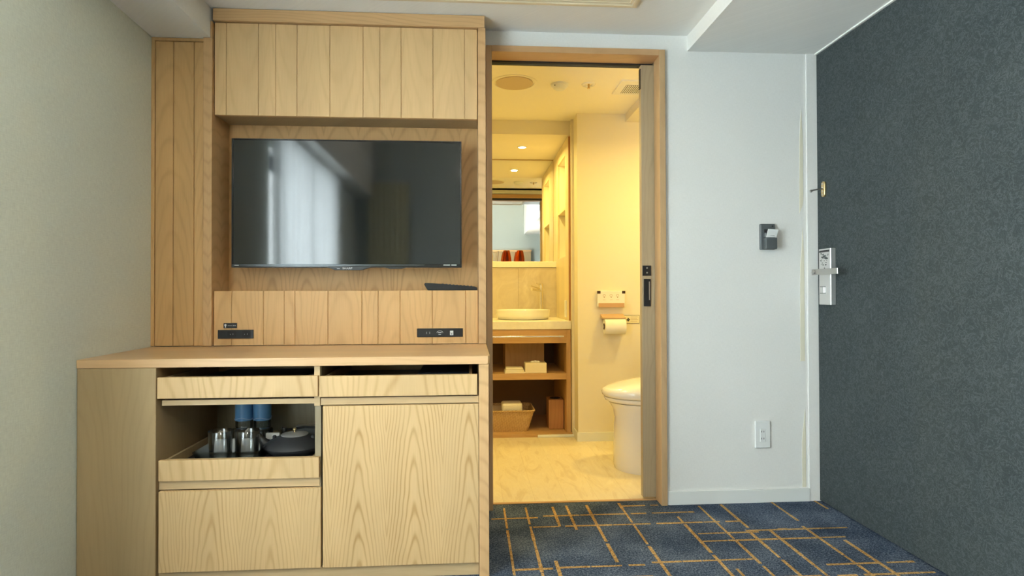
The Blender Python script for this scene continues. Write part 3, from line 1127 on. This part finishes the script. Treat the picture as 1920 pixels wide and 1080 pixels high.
# ------------------------------------------------------------------ bathroom fixtures
YB = 3.915
# toilet seen from the side, facing left
to = thing('toilet', 'white skirted toilet with closed lid behind the sliding door', 'toilet', (1.05, 3.31, FZ))
ty = 3.31


def dshape(xf, xb, hw, z, n=20, tilt=0.0, yc=ty, rx=None):
    rx = hw if rx is None else rx
    pts = []
    for i in range(n + 1):
        a = math.pi / 2 + math.pi * i / n
        x = xf + rx + rx * math.cos(a)
        pts.append((x, yc + hw * math.sin(a), z + tilt * (x - xf)))
    pts.append((xb, yc - hw, z + tilt * (xb - xf)))
    pts.append((xb, yc + hw, z + tilt * (xb - xf)))
    return pts


bm = bmesh.new()
loft(bm, [dshape(.802, 1.42, .165, FZ), dshape(.796, 1.42, .170, .02), dshape(.797, 1.42, .170, .10), dshape(.800, 1.42, .168, .20),
          dshape(.803, 1.42, .168, .27), dshape(.796, 1.42, .172, .32, rx=.2), dshape(.778, 1.42, .178, .352, rx=.22), dshape(.768, 1.42, .182, .364, rx=.23)])
part('pedestal', bm, CERAM, to, smooth=60)
bm = bmesh.new()
loft(bm, [dshape(.765, 1.30, .183, .367, rx=.24), dshape(.750, 1.30, .190, .374, rx=.25), dshape(.744, 1.30, .193, .388, rx=.25), dshape(.744, 1.30, .193, .393, rx=.25)])
part('seat', bm, CERAM, to, smooth=60)
bm = bmesh.new()
loft(bm, [dshape(.742, 1.30, .194, .396, rx=.25), dshape(.733, 1.30, .196, .405, rx=.25), dshape(.730, 1.30, .196, .420, rx=.25, tilt=.03),
          dshape(.738, 1.30, .190, .433, rx=.24, tilt=.07), dshape(.765, 1.30, .165, .444, rx=.21, tilt=.13),
          dshape(.82, 1.30, .115, .458, rx=.15, tilt=.15), dshape(.88, 1.30, .05, .470, rx=.06, tilt=.15)])
part('lid', bm, CERAM, to, smooth=60)
bm = bmesh.new()
box(bm, 1.30, 1.50, ty - .20, ty + .20, .36, .52, bev=.02, seg=3)
box(bm, 1.42, 1.55, ty - .20, ty + .20, FZ, .85, bev=.02, seg=3)
part('tank', bm, CERAM, to)

# toilet remote panel
tr = thing('toilet_control_panel', 'cream toilet control panel on the yellow lit wall', 'control panel', (.925, YB, .873))
pbox('body', PAPER, tr, (.832, 1.014, YB - .028, YB, .880, .984), bev=.002)
pbox('lower_bar', plain('tan_plastic', (.55, .34, .20), .5), tr, (.838, 1.010, YB - .030, YB - .027, .876, .904), bev=.001)
for x in (.829, .995):
    pbox('corner_clip', plain('dark_brown_plastic', (.03, .01, .01), .5), tr, (x, x + .022, YB - .031, YB - .026, .966, .984), bev=.001)
for i, x in enumerate((.876, .922, .965)):
    bm = bmesh.new()
    tube(bm, [(x + .008 * math.cos(a), YB - .0285, .954 + .008 * math.sin(a)) for a in [k * math.pi / 6 for k in range(13)]], .0007, 6)
    b_ = part('button', bm, MARKB, tr)
    bm = bmesh.new()
    box(bm, x - .003, x + .003, YB - .0292, YB - .0280, .940, .944)
    box(bm, x - .009, x + .009, YB - .0288, YB - .0280, .925, .9262)
    part('button_mark', bm, MARKB, b_)

ph = thing('toilet_paper_holder', 'paper holder with tan cover below the control panel', 'paper holder', (.93, YB, .70))
bm = bmesh.new()
prism(bm, [(YB, .832), (YB - .075, .812), (YB - .075, .803), (YB, .803)], 'X', .855, 1.008, bev=.001)
part('cover', bm, plain('tan_cover', (.60, .40, .24), .45), ph)
pbox('side_arm', plain('cream_plastic', (.80, .72, .55), .5), ph, (1.008, 1.013, YB - .062, YB, .735, .815), bev=.001)
bm = bmesh.new()
cyl(bm, (.862, YB - .058, .752), (1.010, YB - .058, .752), .008, n=16)
part('spindle', bm, STEEL, ph)
pr = thing('toilet_paper_roll', 'white toilet paper roll on the holder below the control panel', 'toilet paper', (.935, YB - .058, .70))
bm = bmesh.new()
n = 36
rings = []
for x, r in ((.868, .021), (.868, .050), (1.004, .050), (1.004, .021)):
    rings.append([(x, YB - .058 + r * math.cos(2 * math.pi * k / n), .752 + r * math.sin(2 * math.pi * k / n)) for k in range(n)])
rings.append(rings[0])
loft(bm, rings, cap=False)
bmesh.ops.remove_doubles(bm, verts=bm.verts[:], dist=1e-5)
part('paper', bm, PAPER, pr)
bm = bmesh.new()
cyl(bm, (.866, YB - .058, .752), (.8695, YB - .058, .752), .0208, n=28)
part('core', bm, plain('core_dark', (.05, .015, .01), .8), pr, label='dark hollow core end')
sp = thing('small_wall_sign', 'small framed cream sign with a dark emblem beside the paper roll', 'sign', (1.06, YB, .765))
pbox('frame', MARKD, sp, (1.011, 1.119, YB - .003, YB, .767, .823), bev=0)
pbox('plate', plain('cream_sign', (.80, .74, .55), .5), sp, (1.0135, 1.1165, YB - .0045, YB - .003, .7695, .8205), bev=0)
bm = bmesh.new()
for dx, dz in ((0, .005), (-.006, -.002), (.006, -.001), (0, -.008)):
    cyl(bm, (1.042 + dx, YB - .0055, .794 + dz), (1.042 + dx, YB - .0044, .794 + dz), .0052, n=10)
part('emblem', bm, MARKD, sp)
bm = bmesh.new()
for k in range(4):
    box(bm, 1.058, 1.108 - .006 * (k % 2), YB - .0052, YB - .0044, .811 - k * .010, .8125 - k * .010)
part('print', bm, MARKB, sp)

# vanity
VF = 4.08
vn = thing('vanity_unit', 'orange toned wooden vanity with open shelves under the basin', 'vanity', (.2, 4.4, FZ))
pbox('apron', W_van, vn, (-.84, .672, VF + .002, VF + .03, .628, .7215), bev=.001)
pbox('side_panel', W_vanZ, vn, (.655, .685, VF, 4.88, FZ, .7215), bev=.001)
pbox('shelf', W_van, vn, (-.84, .655, VF + .006, 4.70, .378, .420), bev=.001)
pbox('bottom_board', W_van, vn, (-.84, .69, VF - .03, 4.88, FZ, .016), bev=.001)
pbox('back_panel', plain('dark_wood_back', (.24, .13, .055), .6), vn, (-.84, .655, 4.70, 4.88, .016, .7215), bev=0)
pbox('pipe_cover', W_vanZ, vn, (.25, .535, 4.36, 4.70, .4205, .7215), bev=.001)
pbox('side_panel', W_vanZ, vn, (-.87, -.84, VF, 4.88, FZ, .7215), bev=.001)
bm = bmesh.new()
tube(bm, [(-.02, 4.03, .677), (.63, 4.03, .677)], .006, 12)
tr_ = part('towel_rail', bm, CHROME, vn, label='thin chrome towel rail')
for x in (.145, .603):
    bm = bmesh.new()
    cyl(bm, (x, 4.03, .677), (x, VF + .002, .677), .008, n=14)
    part('rail_post', bm, CHROME, tr_)
bm = bmesh.new()
box(bm, -.86, .688, VF - .005, 4.885, .7225, .780, bev=.003)
solo('vanity_countertop', bm, STONE, 'cream stone countertop under the round basin', 'countertop', (.0, 4.4, .7225))
bm = bmesh.new()
for a, b in ((-.86, -.52), (-.518, -.182), (-.18, .375), (.377, .688)):
    box(bm, a, b, 4.72, 4.735, .7805, 1.174, bev=.0008)
box(bm, -.86, .688, 4.726, 4.88, .7805, 1.173)
solo('splashback', bm, TILE, 'veined stone splashback behind the basin', 'splashback', (.0, 4.73, .7805))
bm = bmesh.new()
box(bm, -.86, .688, 4.715, 4.884, 1.176, 1.222, bev=.002)
solo('mirror_ledge', bm, STONE, 'cream ledge below the bathroom mirror holding two amber glasses', 'ledge', (.0, 4.8, 1.176))
mr = thing('bathroom_mirror', 'large wall mirror above the basin reaching the ceiling', 'mirror', (.0, 4.87, 1.223))
pbox('glass', MIRROR, mr, (-.85, .676, 4.872, 4.876, 1.224, 2.058), bev=0)
pbox('edge_frame', plain('mirror_trim', (.50, .38, .20), .4), mr, (-.85, .684, 4.866, 4.884, 2.058, 2.0655), (.676, .684, 4.866, 4.884, 1.224, 2.058), bev=0)

bs = thing('wash_basin', 'round white vessel basin on the cream vanity top', 'basin', (.385, 4.40, .7805))
bm = bmesh.new()
lathe(bm, (.385, 4.40, .7805), [(0, 0), (.175, 0), (.186, .004), (.196, .03), (.202, .066), (.200, .070), (.195, .070), (.190, .062), (.178, .022), (.12, .010), (.02, .006), (0, .006)], 64)
part('bowl', bm, CERAM, bs, smooth=50)
bm = bmesh.new()
cyl(bm, (.385, 4.40, .7865), (.385, 4.40, .7885), .02, n=24)
part('drain', bm, CHROME, bs)
fc = thing('faucet', 'tall slim chrome mixer tap standing behind the basin', 'faucet', (.545, 4.63, .7805))
bm = bmesh.new()
lathe(bm, (.545, 4.63, .7805), [(0, 0), (.024, 0), (.024, .006), (.0175, .012), (.0165, .22), (.0165, .262), (.014, .266), (0, .266)], 32)
part('body', bm, CHROME, fc)
bm = bmesh.new()
tube(bm, [(.545, 4.63, .985), (.50, 4.57, .995), (.462, 4.52, 1.000)], [.010, .009, .009], 14)
part('spout', bm, CHROME, fc)
bm = bmesh.new()
tube(bm, [(.545, 4.63, 1.005), (.49, 4.58, 1.018), (.455, 4.545, 1.028)], [.006, .005, .005], 12)
tube(bm, [(.545, 4.63, 1.040), (.505, 4.60, 1.046)], [.004, .003], 12)
part('lever', bm, CHROME, fc)

for x, lb in ((.288, 'upturned amber glass on the mirror ledge, left one'), (.395, 'upturned amber glass on the mirror ledge, right one')):
    g = bmesh.new()
    lathe(g, (x, 4.79, 1.2225), [(.037, 0), (.039, 0), (.038, .03), (.030, .072), (.0255, .090), (.022, .0925), (0, .0925), (0, .086), (.022, .085), (.028, .068), (.0355, .03), (.037, 0)], 36)
    solo('amber_glass', g, AMBER, lb, 'glass', (x, 4.79, 1.2225), 'amber glasses on the ledge', smooth=50)
bm = bmesh.new()
lathe(bm, (.195, 4.79, 1.2225), [(0, 0), (.022, 0), (.030, .088), (.0285, .088), (.021, .004), (0, .004)], 30)
solo('clear_cup', bm, CLEAR, 'clear cup on the mirror ledge next to the door frame', 'cup', (.195, 4.79, 1.2225), smooth=50)

# shelf recess in the side wall of the basin alcove
rs = thing('recessed_shelf', 'tall pale open shelf unit beside the mirror', 'shelf', (.685, 4.45, 1.224))
X0 = .678
pbox('face_frame', W_pale, rs, (X0, .6895, 4.105, 4.255, .781, 2.064), (X0, .6895, 4.615, 4.71, .781, 2.064), (X0, .6895, 4.255, 4.615, 1.96, 2.064),
     (X0, .6895, 4.255, 4.615, .781, 1.235), (X0, .6895, 4.71, 4.864, 1.2235, 2.064), bev=.0008)
pbox('edge_strip', W_bin, rs, (X0 - .0015, .6895, 4.098, 4.105, .781, 2.055), bev=0)
pbox('shelf', W_pale, rs, (.679, .799, 4.256, 4.614, 1.572, 1.590), bev=0)
sw = thing('bathroom_switch', 'narrow cream switch plate beside the basin', 'switch', (.676, 4.24, .83))
pbox('plate', PAPER, sw, (.670, X0, 4.20, 4.26, .80, .92), bev=.001)
pbox('rocker', WHITE, sw, (.668, .670, 4.215, 4.245, .83, .89), bev=.0006)

# things in the vanity
ZS = .4205
tbx = thing('tissue_box', 'cream tissue box on the upper vanity shelf', 'tissue box', (.445, 4.15, ZS))
pbox('box', plain('cream_card', (.80, .72, .55), .6), tbx, (.372, .520, 4.10, 4.21, ZS, .490), bev=.002)
bm = bmesh.new()
for k in range(3):
    lathe(bm, (.428 + k * .018, 4.155, .489), [(.014, 0), (.016, .004), (.010, .010 + .003 * (k == 1)), (0, .012 + .003 * (k == 1))], 12, sy=.6)
part('tissue', bm, PAPER, tbx)
bm = bmesh.new()
for k, (w, t) in enumerate(((0, .013), (.004, .012), (.010, .012))):
    z = ZS + k * .0125
    box(bm, .232 + w, .372 - w * 1.2, 4.10 + w, 4.22 - w, z, z + t, bev=.004, seg=2)
for v in bm.verts:
    v.co.z = max(ZS, v.co.z + .0025 * math.sin(v.co.x * 90) * math.sin(v.co.y * 70))
    v.co.x += .002 * math.sin(v.co.z * 400)
solo('folded_cloth', bm, plain('cream_cloth', (.82, .76, .62), .9), 'folded cream cloth beside the tissue box', 'cloth', (.30, 4.16, ZS))

bk = thing('wicker_basket', 'wicker basket holding towels under the vanity', 'basket', (.20, 4.26, .017))
bm = bmesh.new()
secs = []
ZB_ = .017


def rr(x0, x1, y0, y1, r, z, n=5):
    p = []
    for (cx_, cy_, a0) in ((x1 - r, y1 - r, 0), (x0 + r, y1 - r, 90), (x0 + r, y0 + r, 180), (x1 - r, y0 + r, 270)):
        for q in arc(cx_, cy_, r, a0, a0 + 90, n):
            p.append((q[0], q[1], z))
    return p


for k in range(13):
    t = k / 12
    e = .042 * t + (.0012 if k % 2 else 0)
    secs.append(rr(-.01 - e, .395 + e, 4.13 - e * .4, 4.37 + e * .8, .03, ZB_ + .138 * t))
for z, e in ((.138, .034), (.02, -.012)):
    secs.append(rr(-.01 - e, .395 + e, 4.13 - e * .4, 4.37 + e * .8, .025, ZB_ + z))
loft(bm, secs)
part('woven_body', bm, WICKER, bk)
bm = bmesh.new()
rim = rr(-.053, .438, 4.112, 4.405, .03, ZB_ + .142)
tube(bm, rim + [rim[0]], .0065, 8)
part('rim', bm, WICKER, bk)
bm = bmesh.new()
for k in range(2):
    box(bm, .213, .357, 4.155, 4.283, .040 + .083 * k, .1225 + .083 * k, bev=.016, seg=3)
solo('folded_towel', bm, plain('cream_towel', (.84, .80, .68), .95, noise=.05, nscale=120), 'folded cream towels stacked upright in the wicker basket', 'towel', (.285, 4.23, .040))
bm = bmesh.new()
box(bm, .08, .43 - .04, 4.19, 4.36, .040, .150, bev=.03, seg=3)
for v in bm.verts:
    v.co.z -= .006 * abs(math.sin(v.co.x * 30))
bm.free()
bm = bmesh.new()
cyl(bm, (.06, 4.335, .115), (.37, 4.335, .115), .045, n=24)
solo('rolled_towel', bm, plain('tan_towel', (.62, .50, .32), .95), 'rolled tan towel at the back of the wicker basket', 'towel', (.2, 4.335, .07))
bn = thing('waste_bin', 'square reddish wooden waste bin under the vanity', 'bin', (.615, 4.26, .017))
pbox('box', W_bin, bn, (.545, .650, 4.18, 4.32, .017, .222), bev=.002)
bm = bmesh.new()
lathe(bm, (.598, 4.25, .222), [(.036, -.001), (.040, .002), (.036, .004), (.034, .001), (0, .001)], 28)
part('opening', bm, BLACKM, bn)

# ------------------------------------------------------------------ bathroom ceiling fixtures
cz_ = 2.162
acp = thing('round_access_panel', 'round access panel in the bathroom ceiling near the door frame', 'ceiling panel', (.25, 3.37, cz_))
bm = bmesh.new()
lathe(bm, (.25, 3.37, cz_), [(.128, 0), (.128, -.004), (.120, -.006), (.112, -.004), (.110, 0)], 56)
part('ring', bm, P_bathceil, acp)
bm = bmesh.new()
lathe(bm, (.25, 3.37, cz_), [(.104, .0), (.104, -.006), (0, -.006)], 56)
part('cover', bm, plain('speaker_mesh', (.62, .50, .35), .9), acp)
sd = thing('smoke_detector', 'white domed smoke detector on the bathroom ceiling', 'smoke detector', (.51, 3.38, cz_))
bm = bmesh.new()
lathe(bm, (.51, 3.38, cz_), [(.050, 0), (.050, -.010), (.040, -.014), (.036, -.024), (.026, -.031), (0, -.033)], 40)
part('body', bm, WHITE, sd)
bm = bmesh.new()
cyl(bm, (.478, 3.35, cz_ - .014), (.478, 3.35, cz_ - .018), .003, n=10)
part('indicator_light', bm, MARKD, sd)
sk = thing('sprinkler', 'small recessed sprinkler head on the bathroom ceiling', 'sprinkler', (.675, 3.37, cz_))
bm = bmesh.new()
lathe(bm, (.675, 3.37, cz_), [(.040, 0), (.038, -.005), (.022, -.006), (.019, -.001)], 32)
part('escutcheon', bm, CERAM, sk)
bm = bmesh.new()
lathe(bm, (.675, 3.37, cz_), [(.006, 0), (.006, -.018), (.009, -.024), (0, -.026)], 16)
part('head', bm, BRASS, sk)
vg = thing('ceiling_vent', 'square slatted extractor vent in the bathroom ceiling', 'vent', (.97, 3.40, cz_))
pbox('cover', PAPER, vg, (.845, 1.028, 3.285, 3.515, cz_ - .008, cz_), bev=.002)
pbox('duct_opening', BLACKM, vg, (.888, 1.020, 3.345, 3.485, cz_ - .0085, cz_ - .004), bev=0)
for k in range(12):
    pbox('slat', PAPER, vg, (.890 + k * .0112, .8952 + k * .0112, 3.345, 3.485, cz_ - .012, cz_ - .0082), bev=0)


def downlight(x, y, z, label, power, colr, size=.055):
    t = thing('downlight', label, 'ceiling light', (x, y, z), 'bathroom downlights')
    bm = bmesh.new()
    lathe(bm, (x, y, z), [(.036, 0), (.036, -.003), (.030, -.004), (.028, 0)], 32)
    part('ring', bm, WHITE, t)
    bm = bmesh.new()
    cyl(bm, (x, y, z - .0005), (x, y, z - .0022), .027, n=28)
    part('lens', bm, LAMP, t)
    d = bpy.data.lights.new('downlight_light', 'AREA')
    d.shape = 'DISK'
    d.size = size
    d.energy = power
    d.color = colr
    d.spread = math.radians(165)
    o = bpy.data.objects.new('downlight_light', d)
    COL.objects.link(o)
    o.parent = t
    o.location = (0, 0, -.006)


WARM = (1, .73, .19)
downlight(.387, 4.46, 2.066, 'lit warm downlight above the basin', 5.8, WARM)
downlight(1.38, 3.20, 2.108, 'lit warm downlight above the toilet, hidden from the doorway', 7.2, WARM)
downlight(.05, 3.35, 2.162, 'lit warm downlight at the left end of the bathroom ceiling', 6.4, WARM)

# ------------------------------------------------------------------ behind the photographer: what the screen and mirror show, plus two added fill lamps
sc = thing('sheer_curtain', 'white sheer curtain over the left window, mirrored in the television', 'curtain', (wx + .07, .72, .05))
bm = bmesh.new()
n = 300
prev = None
for i in range(n + 1):
    y = -.36 + 1.80 * i / n
    x = wx + .075 + .022 * math.sin(i * .52) + .008 * math.sin(i * .21)
    a, b = bm.verts.new((x, y, .03)), bm.verts.new((x, y, 2.01))
    if prev:
        bm.faces.new((prev[0], a, b, prev[1]))
    prev = (a, b)
part('fabric', bm, SHEER, sc, smooth=80)
bm = bmesh.new()
tube(bm, [(wx + .075, -.4, 2.02), (wx + .075, 1.47, 2.02)], .010, 10)
part('rail', bm, WHITE, sc)
dr = thing('olive_drape', 'olive drape hanging at the rear wall, mirrored in the television', 'curtain', (-1.0, -1.4, 0))
bm = bmesh.new()
prev = None
for i in range(81):
    x = -1.12 + .44 * i / 80
    y = -1.42 + .008 * math.sin(i * .6)
    a, b = bm.verts.new((x, y, .02)), bm.verts.new((x, y, 2.2))
    if prev:
        bm.faces.new((prev[0], a, b, prev[1]))
    prev = (a, b)
part('fabric', bm, plain('olive_fabric', (.52, .48, .28), .9), dr, smooth=80)
bm = bmesh.new()
tube(bm, [(-1.15, -1.42, 2.21), (-.65, -1.42, 2.21)], .01, 10)
part('rail', bm, STEEL, dr)

cl = thing('added_pendant_lamp', 'added round white pendant fill lamp hanging in the middle of the room behind the photographer', 'pendant lamp', (.12, -.45, 2.70))  # added out of view as fill for the left wall
px_, py_ = .12, -.45
bm = bmesh.new()
cyl(bm, (px_, py_, 2.70), (px_, py_, 2.67), .05, n=24)
cyl(bm, (px_, py_, 2.67), (px_, py_, 2.26), .003, n=8)
part('added_pendant_cord', bm, WHITE, cl)
bm = bmesh.new()
lathe(bm, (px_, py_, 2.12), [(.185, 0), (.19, .01), (.15, .10), (.05, .14), (0, .145), (0, .140), (.05, .135), (.145, .096), (.182, .01), (.185, 0)], 48)
part('added_pendant_shade', bm, WHITE, cl)
bm = bmesh.new()
lathe(bm, (px_, py_, 2.135), [(.178, 0), (.10, -.004), (0, -.006)], 48)
part('added_pendant_diffuser', bm, emit('added_lamp_diffuser', (1, .95, .86), 3), cl)
d = bpy.data.lights.new('added_pendant_light', 'AREA')
d.shape = 'DISK'
d.size = .34
d.energy = 9
d.color = (1, .93, .82)
o = bpy.data.objects.new('added_pendant_light', d)
COL.objects.link(o)
o.parent = cl
o.location = (0, 0, 2.115 - 2.70)
hb = thing('headboard', 'brown wooden headboard panel on the rear wall, mirrored above the basin', 'headboard', (.67, -1.5, FZ))
pbox('panel', W_side, hb, (.20, 1.13, -1.499, -1.44, FZ, 1.76), bev=.002)
pbox('cap', W_frameX, hb, (.19, 1.14, -1.499, -1.42, 1.76, 1.79), bev=.002)

fl = thing('added_floor_lamp', 'added floor fill lamp with an open white shade standing just behind the photographer', 'floor lamp', (.45, -.12, FZ))  # added out of view as a warm uplight to brighten the ceiling
lx, ly = .45, -.12
bm = bmesh.new()
lathe(bm, (lx, ly, FZ), [(0, 0), (.14, 0), (.14, .012), (.02, .02), (0, .02)], 40)
part('added_lamp_base', bm, BLACKM, fl)
bm = bmesh.new()
cyl(bm, (lx, ly, .01), (lx, ly, 1.12), .010, n=16)
part('added_lamp_pole', bm, STEEL, fl)
bm = bmesh.new()
lathe(bm, (lx, ly, 1.10), [(.13, 0), (.17, .22), (.168, .22), (.128, 0), (.13, 0)], 48)
part('added_lamp_shade', bm, plain('added_lamp_linen', (.85, .80, .70), .9), fl)
bm = bmesh.new()
lathe(bm, (lx, ly, 1.14), [(0, 0), (.02, .01), (.03, .04), (.02, .07), (0, .08)], 24)
part('added_lamp_bulb', bm, emit('added_bulb_glass', (1, .85, .6), 6), fl)
d = bpy.data.lights.new('added_floor_lamp_light', 'AREA')
d.shape = 'DISK'
d.size = .24
d.energy = 17
d.color = (1, .84, .62)
o = bpy.data.objects.new('added_floor_lamp_light', d)
COL.objects.link(o)
o.parent = fl
o.location = (0, 0, 1.325)
d.spread = math.radians(150)
o.rotation_euler = (math.pi, 0, 0)
